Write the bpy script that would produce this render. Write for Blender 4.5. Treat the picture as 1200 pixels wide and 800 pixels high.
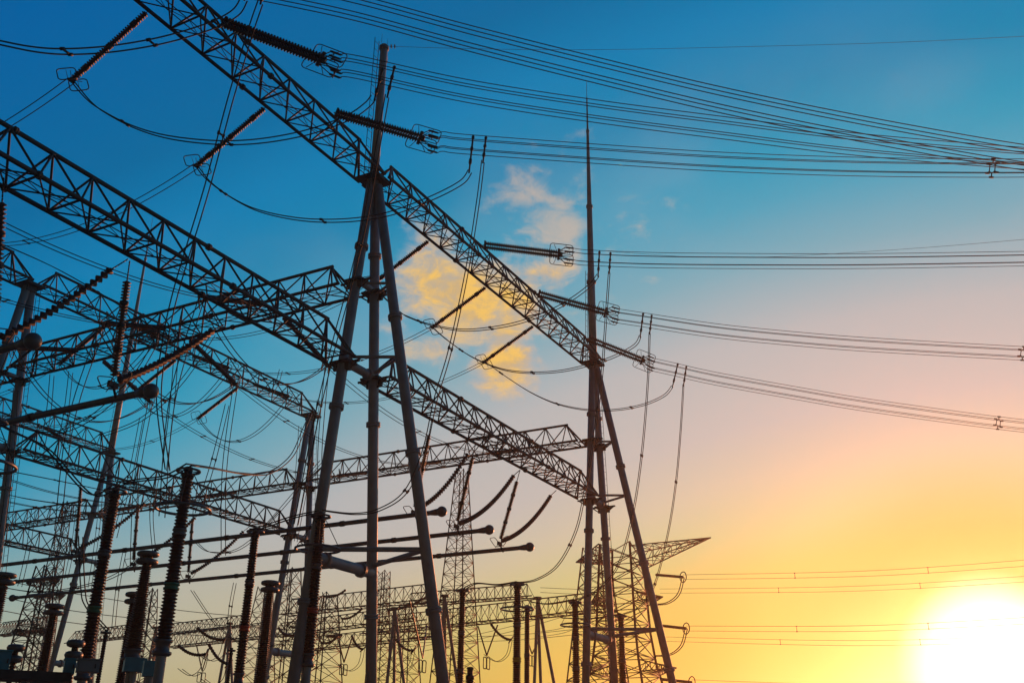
import bpy, math, random
from mathutils import Vector, Matrix
random.seed(7)
for o in list(bpy.data.objects): bpy.data.objects.remove(o)
S = bpy.context.scene
COL = S.collection
# ------------------------------------------------------------------ camera
F, PITCH, ROLL, PSI = 1150.28, .4094, .0117, .4958
CAMZ = 1.7
cd = bpy.data.cameras.new("camera"); cam = bpy.data.objects.new("camera", cd); COL.objects.link(cam)
cd.sensor_width = 36; cd.lens = F / 1200 * 36; cd.clip_end = 6000; cd.clip_start = .1
cam.location = (0, 0, CAMZ)
cam.rotation_euler = (Matrix.Rotation(math.pi / 2 + PITCH, 3, 'X') @ Matrix.Rotation(ROLL, 3, 'Z')).to_euler()
S.camera = cam
S.render.resolution_x = 1024; S.render.resolution_y = 682
S.view_settings.view_transform = 'Standard'; S.view_settings.look = 'None'
S.view_settings.exposure = 0; S.view_settings.gamma = 1

T1 = Vector((-6.8513, 40.9264))
D1 = Vector((math.sin(PSI), math.cos(PSI))); D2 = Vector((-math.cos(PSI), math.sin(PSI)))
C0 = Vector((0, 0, CAMZ))
def G(s, t, z):                       # site grid: s along the main beams, t across them
    q = T1 + D1 * s + D2 * t
    return Vector((q.x, q.y, z))
def ray(px, py):
    X = (px - 600) / F; Y2 = -(py - 400) / F
    x = X * math.cos(ROLL) + Y2 * math.sin(ROLL); Y = -X * math.sin(ROLL) + Y2 * math.cos(ROLL)
    return Vector((x, math.cos(PITCH) - Y * math.sin(PITCH), math.sin(PITCH) + Y * math.cos(PITCH)))
def on_t(px, py, t):
    r = ray(px, py); k = (t + T1.dot(D2)) / r.xy.dot(D2); return C0 + r * k
def on_s(px, py, s):
    r = ray(px, py); k = (s + T1.dot(D1)) / r.xy.dot(D1); return C0 + r * k
def on_z(px, py, z):
    r = ray(px, py); return C0 + r * ((z - CAMZ) / r.z)
def on_d(px, py, d):
    r = ray(px, py); return C0 + r * (d / r.xy.length)
def hd(P): return P.xy.length

# ------------------------------------------------------------------ sky and sun
sund = ray(1177, 768).normalized()          # about 5 degrees up, 25 degrees right of straight ahead
W = bpy.data.worlds.new("World"); S.world = W; W.use_nodes = True
nt = W.node_tree; nt.nodes.clear()
def N(tree, typ, **kw):
    n = tree.nodes.new(typ)
    for k, v in kw.items():
        if isinstance(k, str) and hasattr(n, k): setattr(n, k, v)
    return n
def lin(c):
    return tuple(((v / 255) / 12.92 if v / 255 <= .04045 else ((v / 255 + .055) / 1.055) ** 2.4) for v in c) + (1,)
L = nt.links.new
tc = N(nt, 'ShaderNodeTexCoord')
def vm(op, a, b=None, scale=None):
    n = nt.nodes.new('ShaderNodeVectorMath'); n.operation = op
    for i, v in enumerate((a, b)):
        if v is None: continue
        if isinstance(v, (tuple, Vector)): n.inputs[i].default_value = tuple(v)
        else: L(v, n.inputs[i])
    if scale is not None: n.inputs['Scale'].default_value = scale
    return n
def mt(op, a, b=None, c=None, clamp=False, tree=None):
    tr = tree or nt
    n = tr.nodes.new('ShaderNodeMath'); n.operation = op; n.use_clamp = clamp
    for i, v in enumerate((a, b, c)):
        if v is None: continue
        if isinstance(v, (int, float)): n.inputs[i].default_value = v
        else: tr.links.new(v, n.inputs[i])
    return n.outputs[0]
def mapr(x, a, b, c=0, d=1, smooth=True):
    n = nt.nodes.new('ShaderNodeMapRange'); n.interpolation_type = 'SMOOTHSTEP' if smooth else 'LINEAR'
    L(x, n.inputs[0])
    for i, v in enumerate((a, b, c, d)): n.inputs[i + 1].default_value = v
    return n.outputs[0]
def mixc(fac, a, b, blend='MIX'):
    n = nt.nodes.new('ShaderNodeMix'); n.data_type = 'RGBA'; n.blend_type = blend
    if isinstance(fac, (int, float)): n.inputs[0].default_value = fac
    else: L(fac, n.inputs[0])
    for i, v in ((6, a), (7, b)):
        if isinstance(v, tuple): n.inputs[i].default_value = v
        else: L(v, n.inputs[i])
    return n.outputs[2]
dirn = vm('NORMALIZE', tc.outputs['Generated']).outputs[0]
camright = Vector((1, 0, 0)); camup = Vector((0, -math.sin(PITCH), math.cos(PITCH))); camf = Vector((0, math.cos(PITCH), math.sin(PITCH)))
axis = (camright * .4 - camup + camf * .5).normalized()
g = vm('DOT_PRODUCT', dirn, axis).outputs['Value']
ramp = N(nt, 'ShaderNodeValToRGB'); L(mapr(g, -1, 1, 0, 1, False), ramp.inputs[0])
SKY = [(-1, (8, 24, 42)), (-.5, (4, 42, 72)), (-.15, (0, 84, 136)), (-.02, (0, 97, 160)), (.13, (0, 106, 158)), (.2, (0, 126, 178)), (.27, (0, 133, 176)),
       (.33, (34, 152, 186)), (.37, (68, 160, 188)), (.42, (118, 170, 186)), (.485, (180, 183, 184)), (.555, (190, 187, 182)), (.597, (200, 194, 169)), (.636, (190, 198, 142)),
       (.665, (205, 194, 110)), (.72, (160, 172, 78)), (1, (120, 100, 60))]
els = ramp.color_ramp.elements
while len(els) > 2: els.remove(els[0])
for i, (p, c) in enumerate(SKY):
    e = els[i] if i < 2 else els.new((p + 1) / 2)
    e.position = (p + 1) / 2; e.color = lin(c)
col = ramp.outputs[0]
sep = N(nt, 'ShaderNodeSeparateXYZ'); L(dirn, sep.inputs[0])
low = mapr(sep.outputs[2], math.sin(math.radians(13.5)), math.sin(math.radians(2)), 0, .85)
sunc = vm('DOT_PRODUCT', dirn, sund).outputs['Value']
ang = mt('MULTIPLY', mt('ARCCOSINE', mt('MINIMUM', sunc, .999999)), 180 / math.pi)
low = mt('MULTIPLY', low, mapr(ang, 60, 15, .7, 1))
col = mixc(low, col, mixc(mapr(ang, 50, 20), lin((200, 196, 118)), lin((222, 195, 74))))
# soft streaky variation and the lit cloud
mp = N(nt, 'ShaderNodeMapping'); L(dirn, mp.inputs[0]); mp.inputs['Scale'].default_value = (1, 1, 1.7)
def noise(scale, detail, rough, w=0, dist=0):
    n = N(nt, 'ShaderNodeTexNoise'); n.noise_dimensions = '4D'; L(mp.outputs[0], n.inputs['Vector'])
    n.inputs['Scale'].default_value = scale; n.inputs['Detail'].default_value = detail
    n.inputs['Roughness'].default_value = rough; n.inputs['W'].default_value = w; n.inputs['Distortion'].default_value = dist
    return n.outputs[0]
def blob(px, py, deg_in, deg_out):
    d = ray(px, py).normalized()
    a = mt('MULTIPLY', mt('ARCCOSINE', mt('MINIMUM', vm('DOT_PRODUCT', dirn, d).outputs['Value'], .999999)), 180 / math.pi)
    return mapr(a, deg_out, deg_in, 0, 1)
thin = mt('MULTIPLY', mapr(noise(3.2, 5, .55, 3.1), .46, .72), mt('MULTIPLY', mapr(g, .15, .42), mapr(ang, 14, 30)))
col = mixc(mt('MULTIPLY', thin, .2), col, lin((196, 184, 190)))
n1 = noise(13.0, 6, .5, 1.3, .5)
n2 = noise(34.0, 6, .6, 5.2, .6)
nn = mt('ADD', mt('MULTIPLY', n1, 1.3), mt('MULTIPLY', n2, .75))       # about 1.02 +- .3
def blobs(lst):
    r = None
    for (px, py, rad, wt) in lst:
        x = mt('MULTIPLY', blob(px, py, 0, rad / 16.5), wt)
        r = x if r is None else mt('MAXIMUM', r, x)
    return r
m_gold = blobs([(505, 318, 75, 1), (545, 345, 85, 1), (600, 330, 80, .8), (640, 325, 55, .62), (590, 385, 60, .75), (597, 425, 60, .9), (480, 360, 60, .6), (500, 385, 70, .5)])
m_pale = blobs([(655, 265, 90, .9), (620, 235, 80, .7), (720, 260, 90, .75), (690, 205, 90, .6), (640, 385, 80, .6), (700, 300, 110, .5), (600, 205, 70, .5)])
nm = mt('MULTIPLY', mt('SUBTRACT', nn, 1.02), 1.5)
c_pale = mt('MULTIPLY', mapr(mt('ADD', nm, m_pale), .42, 1.05), mapr(m_pale, .02, .3))
c_gold = mt('MULTIPLY', mapr(mt('ADD', nm, m_gold), .32, 1.12), mapr(m_gold, .02, .3))
halo = mt('MULTIPLY', mapr(mt('ADD', nm, m_gold), .22, .7), mapr(m_gold, .02, .3))
col = mixc(mt('MULTIPLY', halo, .75), col, lin((176, 178, 184)))
col = mixc(mt('MULTIPLY', c_pale, .6), col, lin((222, 190, 160)))
goldc = mixc(mapr(n2, .4, .62), lin((216, 178, 112)), lin((255, 200, 78)))
col = mixc(mt('MULTIPLY', c_gold, .86), col, goldc)
# glow of the low sun
col = mixc(mapr(ang, 12, 3.5, 0, .97), col, lin((110, 96, 4)))
col = mixc(mapr(ang, 5.0, 2.4), col, (1.25, 1.2, 1.0, 1))
core = mapr(ang, 3.4, .6)
col = mixc(core, col, (2.4, 2.2, 1.8, 1))
bg = N(nt, 'ShaderNodeBackground'); L(col, bg.inputs[0]); bg.inputs[1].default_value = 1.0
wo = N(nt, 'ShaderNodeOutputWorld'); L(bg.outputs[0], wo.inputs[0])
sl = bpy.data.lights.new("sun", 'SUN'); sl.energy = 4.3; sl.angle = math.radians(.55); sl.color = (1, .32, .13)
so = bpy.data.objects.new("sun", sl); COL.objects.link(so)
so.rotation_euler = (-sund).to_track_quat('-Z', 'Y').to_euler(); so.location = (0, 0, 60)

# ------------------------------------------------------------------ materials
def mat(name, c, rough=.55, metal=0., var=.25, scale=6., bump=.02):
    m = bpy.data.materials.new(name); m.use_nodes = True; t = m.node_tree; b = t.nodes['Principled BSDF']
    b.inputs['Roughness'].default_value = rough; b.inputs['Metallic'].default_value = metal
    tcn = t.nodes.new('ShaderNodeTexCoord'); geo = t.nodes.new('ShaderNodeNewGeometry')
    n = t.nodes.new('ShaderNodeTexNoise'); n.inputs['Scale'].default_value = scale; n.inputs['Detail'].default_value = 5
    t.links.new(geo.outputs['Position'], n.inputs['Vector'])
    r = t.nodes.new('ShaderNodeValToRGB'); t.links.new(n.outputs[0], r.inputs[0])
    r.color_ramp.elements[0].position = .3; r.color_ramp.elements[1].position = .72
    r.color_ramp.elements[0].color = tuple(v * (1 - var) for v in c) + (1,)
    r.color_ramp.elements[1].color = tuple(min(1, v * (1 + var)) for v in c) + (1,)
    t.links.new(r.outputs[0], b.inputs['Base Color'])
    if bump:
        bp = t.nodes.new('ShaderNodeBump'); bp.inputs['Strength'].default_value = .3; bp.inputs['Distance'].default_value = bump
        n2 = t.nodes.new('ShaderNodeTexNoise'); n2.inputs['Scale'].default_value = scale * 6
        t.links.new(geo.outputs['Position'], n2.inputs['Vector'])
        t.links.new(n2.outputs[0], bp.inputs['Height']); t.links.new(bp.outputs[0], b.inputs['Normal'])
    return m
M = {
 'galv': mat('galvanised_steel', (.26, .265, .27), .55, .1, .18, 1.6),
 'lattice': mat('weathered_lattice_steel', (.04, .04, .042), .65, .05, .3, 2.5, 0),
 'joint': mat('bolted_joint_steel', (.06, .06, .06), .6, .1, .3, 5, 0),
 'cable': mat('stranded_aluminium_cable', (.025, .025, .026), .7, .0, .2, 8, 0),
 'fitting': mat('dark_cast_fitting', (.03, .03, .031), .6, .1, .2, 8, 0),
 'porcelain': mat('brown_glazed_porcelain', (.032, .0095, .006), .35, 0, .3, 3, 0),
 'redins': mat('red_brown_insulator', (.075, .026, .018), .5, 0, .35, 4, 0),
 'tube': mat('aluminium_busbar_tube', (.12, .11, .11), .45, .3, .15, 3, 0),
 'alu': mat('cast_aluminium_cap', (.11, .11, .115), .45, .3, .15, 5, 0),
 'green': mat('green_phase_band', (.03, .16, .09), .5, 0, .2, 4, 0),
 'red': mat('red_phase_band', (.42, .05, .03), .5, 0, .2, 4, 0),
 'yellow': mat('yellow_phase_band', (.55, .34, .03), .5, 0, .2, 4, 0),
 'bluepaint': mat('blue_painted_steel', (.02, .2, .27), .45, 0, .2, 3, 0),
 'greybox': mat('grey_painted_cabinet', (.16, .17, .18), .5, 0, .15, 3, 0),
 'concrete': mat('concrete', (.3, .29, .27), .85, 0, .2, 2),
 'gravel': mat('gravel_ground', (.16, .15, .14), .95, 0, .4, 5, .03),
}
# ------------------------------------------------------------------ mesh helpers
class MB:
    def __init__(s): s.v = []; s.f = []
    def ring(s, c, ax, r, n, ref=None):
        z = ax.normalized(); x = z.orthogonal().normalized() if ref is None else ref; y = z.cross(x)
        i0 = len(s.v)
        for k in range(n):
            a = 2 * math.pi * k / n; s.v.append(c + (x * math.cos(a) + y * math.sin(a)) * r)
        return i0
    def lathe(s, p, q, prof, n=10, cap=True):       # prof: (fraction along p-q, radius)
        ax = q - p; ref = ax.normalized().orthogonal().normalized(); prev = None; first = None
        for u, r in prof:
            i = s.ring(p + ax * u, ax, r, n, ref)
            if prev is not None:
                for k in range(n): s.f.append((prev + k, prev + (k + 1) % n, i + (k + 1) % n, i + k))
            else: first = i
            prev = i
        if cap:
            s.f.append(tuple(first + k for k in range(n))[::-1]); s.f.append(tuple(prev + k for k in range(n)))
    def cyl(s, p, q, r, r2=None, n=8): s.lathe(p, q, [(0, r), (1, r if r2 is None else r2)], n)
    def sweep(s, pts, r, n=6, closed=False, cap=True):
        m = len(pts); ref = None; rings = []
        for i, p in enumerate(pts):
            if closed: tan = pts[(i + 1) % m] - pts[i - 1]
            else: tan = pts[min(i + 1, m - 1)] - pts[max(i - 1, 0)]
            tan.normalize()
            if ref is None: ref = tan.orthogonal().normalized()
            ref = (ref - tan * ref.dot(tan))
            if ref.length < 1e-5: ref = tan.orthogonal()
            ref.normalize()
            rr = r(i / (m - 1)) if callable(r) else r
            rings.append(s.ring(p, tan, rr, n, ref.copy()))
        for a in range(m if closed else m - 1):
            i, j = rings[a], rings[(a + 1) % m]
            for k in range(n): s.f.append((i + k, i + (k + 1) % n, j + (k + 1) % n, j + k))
        if not closed and cap:
            s.f.append(tuple(rings[0] + k for k in range(n))[::-1]); s.f.append(tuple(rings[-1] + k for k in range(n)))
    def torus(s, c, ax, R, r, n=28, m=6):
        z = ax.normalized(); x = z.orthogonal().normalized(); y = z.cross(x)
        s.sweep([c + (x * math.cos(2 * math.pi * k / n) + y * math.sin(2 * math.pi * k / n)) * R for k in range(n)], r, m, True)
    def sphere(s, c, r, n=16, m=10):
        s.lathe(c - Vector((0, 0, r)), c + Vector((0, 0, r)), [((1 - math.cos(math.pi * k / m)) / 2, max(.002, r * math.sin(math.pi * k / m))) for k in range(m + 1)], n)
    def box(s, c, ex, ey, ez, h):                   # centre, three unit axes, half sizes
        i = len(s.v)
        for a in (-1, 1):
            for b in (-1, 1):
                for d in (-1, 1): s.v.append(c + ex * a * h[0] + ey * b * h[1] + ez * d * h[2])
        for q in ((0, 1, 3, 2), (4, 6, 7, 5), (0, 4, 5, 1), (2, 3, 7, 6), (0, 2, 6, 4), (1, 5, 7, 3)): s.f.append(tuple(i + k for k in q))
    def build(s, name, m, parent=None, smooth=True, kind=None):
        off = wloc(parent) if parent is not None else Vector((0, 0, 0))
        base = None
        if parent is None: base = s.v[0].copy(); off = base
        me = bpy.data.meshes.new(name); me.from_pydata([v - off for v in s.v], [], s.f)
        if smooth: me.polygons.foreach_set('use_smooth', [len(f) == 4 for f in s.f])
        me.materials.append(M[m]); me.update()
        o = bpy.data.objects.new(name, me); COL.objects.link(o)
        if parent is not None: o.parent = parent
        else: o.location = base
        if kind: o['kind'] = kind
        return o
WL = {}
def wloc(o):
    l = Vector(o.location); p = o.parent
    while p is not None: l = l + Vector(p.location); p = p.parent
    return l
UP = Vector((0, 0, 1)); D13 = Vector((D1.x, D1.y, 0)); D23 = Vector((D2.x, D2.y, 0))
def tag(o, label, cat, group=None):
    o['label'] = label; o['category'] = cat
    if group: o['group'] = group
    return o
def thing(name, label, cat, loc, group=None):
    o = bpy.data.objects.new(name, None); o.empty_display_size = .3; COL.objects.link(o); o.location = loc
    return tag(o, label, cat, group)
UNIT = {}
def unit(kind, m, n=6):
    key = (kind, m, n)
    if key in UNIT: return UNIT[key]
    b = MB(); Z0, Z1 = Vector((0, 0, 0)), Vector((0, 0, 1))
    if kind == 'cyl': b.cyl(Z0, Z1, 1, n=n)
    elif kind == 'sphere': b.sphere(Z0, 1, 14, 8)
    elif kind == 'flange': b.lathe(Z0, Z1, [(0, 1), (0, 1.35), (.45, 1.35), (.45, 1.2), (.55, 1.2), (.55, 1.35), (1, 1.35), (1, 1)], n)
    elif kind.startswith('discs'):
        k = int(kind[5:]); prof = [(0, .3)]
        for i in range(k):
            u0 = i / k; w = 1 / k
            prof += [(u0 + .1 * w, .45), (u0 + .3 * w, 1.0), (u0 + .5 * w, 1.0), (u0 + .85 * w, .45)]
        prof += [(1, .3)]; b.lathe(Z0, Z1, prof, n)
    elif kind.startswith('rod'):       # composite long-rod with dense small sheds
        k = int(kind[3:]); prof = [(0, .7)]
        for i in range(k):
            u0 = i / k; w = 1 / k
            prof += [(u0 + .2 * w, .55), (u0 + .45 * w, 1.0), (u0 + .6 * w, 1.0), (u0 + .85 * w, .55)]
        prof += [(1, .7)]; b.lathe(Z0, Z1, prof, n)
    elif kind == 'octa':
        b.lathe(Vector((0, 0, -1)), Vector((0, 0, 1)), [(0, .3), (.2, .9), (.8, .9), (1, .3)], 8)
    me = bpy.data.meshes.new(kind); me.from_pydata(b.v, [], b.f)
    me.polygons.foreach_set('use_smooth', [len(f) == 4 and n > 4 for f in b.f]); me.materials.append(M[m]); me.update()
    UNIT[key] = me; return me
def inst(name, me, parent, p, q, r, r2=None):
    o = bpy.data.objects.new(name, me); COL.objects.link(o)
    off = wloc(parent) if parent is not None else Vector((0, 0, 0))
    d = q - p
    o.location = p - off; o.rotation_mode = 'QUATERNION'; o.rotation_quaternion = d.to_track_quat('Z', 'Y')
    o.scale = (r, r if r2 is None else r2, d.length)
    o.parent = parent
    return o
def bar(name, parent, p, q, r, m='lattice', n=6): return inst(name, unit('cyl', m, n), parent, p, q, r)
def empty_part(name, parent, p):
    o = bpy.data.objects.new(name, None); COL.objects.link(o); o.parent = parent; o.location = p - wloc(parent); return o

# ------------------------------------------------------------------ ground
b = MB(); R = 2600
b.v = [Vector((-R, -R, 0)), Vector((R, -R, 0)), Vector((R, R, 0)), Vector((-R, R, 0))]; b.f = [(0, 1, 2, 3)]
me = bpy.data.meshes.new('ground'); me.from_pydata(b.v, [], b.f); me.materials.append(M['gravel'])
o = bpy.data.objects.new('ground', me); COL.objects.link(o); o['kind'] = 'structure'
b = MB(); b.box(G(0, -14, .05), D13, D23, UP, (120, 2.5, .05)); r_ = b.build('service_road', 'concrete', None, False); r_['kind'] = 'structure'

# ------------------------------------------------------------------ triangular lattice beams
def truss(p, q, label, w=1.55, h=1.5, n=15, chord=.08, brace=.04, inset=None, group='triangular lattice beams of the gantries', name='lattice_beam', flange=True, detail=True):
    root = thing(name, label, 'gantry beam', p, group)
    d = q - p; Ln = d.length; u = d.normalized(); v = UP.cross(u).normalized()
    e = .45; a0 = p + u * e; step = (Ln - 2 * e) / n
    lo = [[a0 + u * step * i + v * (w / 2) * sd for i in range(n + 1)] for sd in (-1, 1)]
    ap = [a0 + u * step * (i + .5) + UP * h for i in range(n)]
    if not detail:
        b = MB(); 
        for sd in (0, 1): b.cyl(lo[sd][0] - u * e, lo[sd][-1] + u * e, chord, n=5)
        b.cyl(ap[0], ap[-1], chord, n=5); b.build('chord', 'lattice', root)
        b = MB()
        for i in range(n):
            for sd in (0, 1):
                b.cyl(lo[sd][i], ap[i], brace, n=4); b.cyl(ap[i], lo[sd][i + 1], brace, n=4)
            b.cyl(lo[0][i], lo[1][i], brace, n=4)
            b.cyl(lo[i % 2][i], lo[1 - i % 2][i + 1], brace, n=4)
        b.build('bracing', 'lattice', root, kind='stuff')
        return root
    for sd in (0, 1):
        bar('chord', root, lo[sd][0] - u * (e - .05), lo[sd][-1] + u * (e - .05), chord, n=10)
    bar('chord', root, ap[0] - u * .12, ap[-1] + u * .12, chord, n=10)
    fl = unit('flange', 'joint', 10)
    if flange:
        for k, (c, off) in enumerate(((lo[0], .32), (lo[0], .68), (lo[1], .32), (lo[1], .68), (ap, .28), (ap, .66))):
            c_ = c[0] + (c[-1] - c[0]) * off + u * .3
            inst('flange', fl, root, c_ - u * .06, c_ + u * .06, chord * 1.25)
    gus = unit('octa', 'joint')
    for i in range(n):
        for sd in (0, 1):
            bar('brace', root, lo[sd][i], ap[i], brace); bar('brace', root, ap[i], lo[sd][i + 1], brace)
        inst('gusset', gus, root, ap[i] - UP * .03, ap[i] + UP * .0 + u * .11 - UP * .03, .085)
    for i in range(n + 1):
        bar('strut', root, lo[0][i], lo[1][i], brace * 1.05)
        if i < n:
            bar('brace', root, lo[0][i], lo[1][i + 1], brace * .7); bar('brace', root, lo[1][i], lo[0][i + 1], brace * .7)
        for sd in (0, 1): inst('gusset', gus, root, lo[sd][i] - u * .02, lo[sd][i] + u * .1, .08)
    bb = MB()
    for q in (-.16, .16): bb.cyl(a0 + v * q + UP * .06, a0 + u * step * n + v * q + UP * .06, .02, n=4)
    for i in range(n * 2):
        q = .16 if i % 2 else -.16; bb.cyl(a0 + u * step * i / 2 + v * q + UP * .06, a0 + u * step * (i + 1) / 2 - v * q + UP * .06, .013, n=4)
    bb.build('walkway_rail', 'lattice', root, kind='stuff')
    for sd in (0, 1):
        bar('end_strut', root, ap[0], lo[sd][0] - u * e * .8, brace * 1.5); bar('end_strut', root, ap[-1], lo[sd][-1] + u * e * .8, brace * 1.5)
    return root
SB, R2, R3, R4 = 26.5, 25.2, 48.5, 72.
ZA, ZB, ZC = 28.0, 18.0, 22.2
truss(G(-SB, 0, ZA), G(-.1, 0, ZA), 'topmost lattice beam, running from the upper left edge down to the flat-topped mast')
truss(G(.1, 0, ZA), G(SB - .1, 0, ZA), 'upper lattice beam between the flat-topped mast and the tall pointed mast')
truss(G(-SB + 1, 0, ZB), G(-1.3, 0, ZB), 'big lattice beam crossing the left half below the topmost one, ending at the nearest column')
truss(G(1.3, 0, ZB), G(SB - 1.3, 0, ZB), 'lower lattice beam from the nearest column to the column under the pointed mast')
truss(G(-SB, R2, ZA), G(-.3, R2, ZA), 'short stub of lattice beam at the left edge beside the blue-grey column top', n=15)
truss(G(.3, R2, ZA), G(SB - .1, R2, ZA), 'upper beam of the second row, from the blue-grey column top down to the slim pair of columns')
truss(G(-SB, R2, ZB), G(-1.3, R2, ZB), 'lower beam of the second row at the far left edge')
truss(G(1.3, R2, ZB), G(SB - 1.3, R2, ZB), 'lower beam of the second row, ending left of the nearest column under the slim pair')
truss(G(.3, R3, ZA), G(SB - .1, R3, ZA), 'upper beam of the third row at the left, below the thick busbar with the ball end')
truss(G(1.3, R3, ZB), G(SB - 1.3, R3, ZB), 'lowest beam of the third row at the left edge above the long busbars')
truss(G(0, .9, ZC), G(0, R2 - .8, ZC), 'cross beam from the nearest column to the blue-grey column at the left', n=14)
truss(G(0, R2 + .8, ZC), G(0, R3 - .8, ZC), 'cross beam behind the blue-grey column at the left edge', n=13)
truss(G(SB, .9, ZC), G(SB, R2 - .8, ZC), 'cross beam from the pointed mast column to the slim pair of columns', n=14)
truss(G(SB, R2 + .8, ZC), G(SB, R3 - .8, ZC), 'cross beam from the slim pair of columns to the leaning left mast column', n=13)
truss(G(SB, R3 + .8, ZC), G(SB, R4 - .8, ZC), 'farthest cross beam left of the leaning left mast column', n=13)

# ------------------------------------------------------------------ gantry columns
def ladder(root, p, q, side, w=.22):
    b = MB(); n = int((q - p).length / .45); o = side * .18
    b.cyl(p - o, q - o, .018, n=5); b.cyl(p + o, q + o, .018, n=5)
    for i in range(n): c = p + (q - p) * (i + .5) / n; b.cyl(c - o, c + o, .012, n=4)
    # safety hoops
    return b.build('ladder', 'fitting', root, kind='stuff')
def leg(root, p, q, r, rings):
    bb = MB(); bb.cyl(p, q, r, n=20); o = bb.build('leg', 'galv', root)
    d = (q - p); u = d.normalized(); fl = unit('flange', 'galv', 20)
    for z in rings:
        c = p + d * ((z - p.z) / (q.z - p.z))
        f = inst('flange_ring', fl, o, c - u * .1, c + u * .1, r * 1.02)
    return o
def tower(s, t, label, brace=True, mast=None, mr=(.24, .03), lads=True, apex=27.9):
    c = G(s, t, 0); root = thing('gantry_column', label, 'gantry column', c, 'tubular steel gantry columns')
    sl_ = .1
    A = lambda z, sd: G(s + sd * (.14 + sl_ * (apex - z)), t, z)
    rings = (24.0, 15.8, 7.5)
    for sd in (-1, 1): 
        leg(root, A(.1, sd), A(apex, sd), .235, rings)
        bb = MB(); bb.box(A(.1, sd), D13, D23, UP, (.5, .5, .25)); bb.build('footing', 'concrete', root, False)
    for z, r in ((9.3, .23), (18.0, .2)):
        pl, qr = A(z, -1), A(z, 1)
        bar('cross_tube', root, pl, qr, r, 'galv', 16)
        for e in (pl + (qr - pl) * .2, qr + (pl - qr) * .2):
            inst('flange_ring', unit('flange', 'galv', 16), root, e - D13 * .07, e + D13 * .07, r * 1.02)
    bar('cross_tube', root, A(22.2, -1), A(22.2, 1), .15, 'galv', 16)
    # head plate and brackets carrying the beams
    bb = MB(); bb.box(G(s, t, apex + .02), D13, D23, UP, (.62, .62, .07)); bb.box(G(s, t, apex - .22), D13, D23, UP, (.3, .3, .17))
    bb.build('head_plate', 'joint', root, False)
    for z in (18.0, 22.2):
        for sd in (-1, 1):
            q = A(z, sd); bb = MB()
            bb.box(q + UP * -.12 , D13, D23, UP, (.36, .5, .05)); bb.box(q + UP * -.3 + D13 * sd * .1, D13, D23, UP, (.06, .42, .16))
            bb.cyl(q - D23 * .86 - UP * .1, q + D23 * .86 - UP * .1, .06, n=8)
            bb.cyl(q - D23 * .8 - UP * .1, q - D23 * .15 - UP * .55, .035, n=6); bb.cyl(q + D23 * .8 - UP * .1, q + D23 * .15 - UP * .55, .035, n=6)
            bb.build('beam_bracket', 'joint', root, False)
    if brace:
        Bz = lambda z: G(s, t - .2 - .208 * (apex - z), z)
        leg(root, Bz(.1), Bz(apex - .4), .235, (20.2, 13.7, 7.2))
        bb = MB(); bb.box(Bz(.1), D13, D23, UP, (.5, .5, .25)); bb.build('footing', 'concrete', root, False)
        for z, r in ((9.6, .1), (18.2, .075), (22.0, .07)):
            for sd in (-1, 1):
                bar('tie_tube', root, A(z, sd), Bz(z), r, 'galv', 12)
    if mast:
        top = G(s, t, mast)
        if mr[1] > .1:
            bb = MB(); bb.lathe(G(s, t, apex), top, [(0, mr[0]), (.5, mr[0] * .88), (1, mr[1])], 18); bb.build('mast', 'galv', root)
            inst('flange_ring', unit('flange', 'galv', 16), root, top - UP * .25, top - UP * .08, mr[1])
            bb = MB()
            for k in range(5): bb.box(top - UP * (.2 + .16 * k) + D13 * (.19 + .02 * k), D13, D23, UP, (.06, .05, .05))
            bb.cyl(top - D13 * .25, top - D13 * .25 + UP * .6, .012, n=4); bb.cyl(top - D23 * .2, top - D23 * .2 + UP * .4, .01, n=4)
            bb.build('mast_head_fitting', 'fitting', root)
            ladder(root, G(s, t, apex) + D23 * .42 - D13 * .1, top + D23 * .42 + UP * .5 - D13 * .1, D13)
        else:
            H = mast - apex
            bb = MB(); bb.lathe(G(s, t, apex), top, [(0, .29), (.26, .27), (.262, .25), (.52, .2), (.522, .18), (.8, .1), (.802, .075), (.93, .05), (.932, .022), (1, .015)], 16)
            mo = bb.build('mast', 'galv', root)
            for fz, rr in ((.262, .26), (.522, .19), (.8, .1)):
                q = G(s, t, apex + H * fz); inst('flange_ring', unit('flange', 'galv', 16), mo, q - UP * .1, q + UP * .1, rr)
            ladder(root, G(s, t, apex) + D23 * .5, G(s, t, apex + H * .3) + D23 * .35, D13)
    if lads:
        p = A(1.5, 1) + D13 * .5; q = A(apex, 1) + D13 * .5
        ladder(root, p, q, D23)
    return root
tower(0, 0, 'nearest three-legged grey tubular column with a flat-topped mast', True, 36.2, (.23, .19), lads=False)
tower(SB, 0, 'tubular column under the tall pointed mast, right of centre', True, 52.6)
tower(SB, R2, 'slim pair of columns seen left of the nearest column, with a thin ladder', False)
tower(0, R2, 'blue-grey column at the left edge under the meeting beam ends', False)
tower(SB, R3, 'leaning left column carrying a tall pointed mast behind the busbars', False, 53.2)
tower(-SB, 0, 'column beyond the upper left edge carrying the topmost beam', False)

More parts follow.
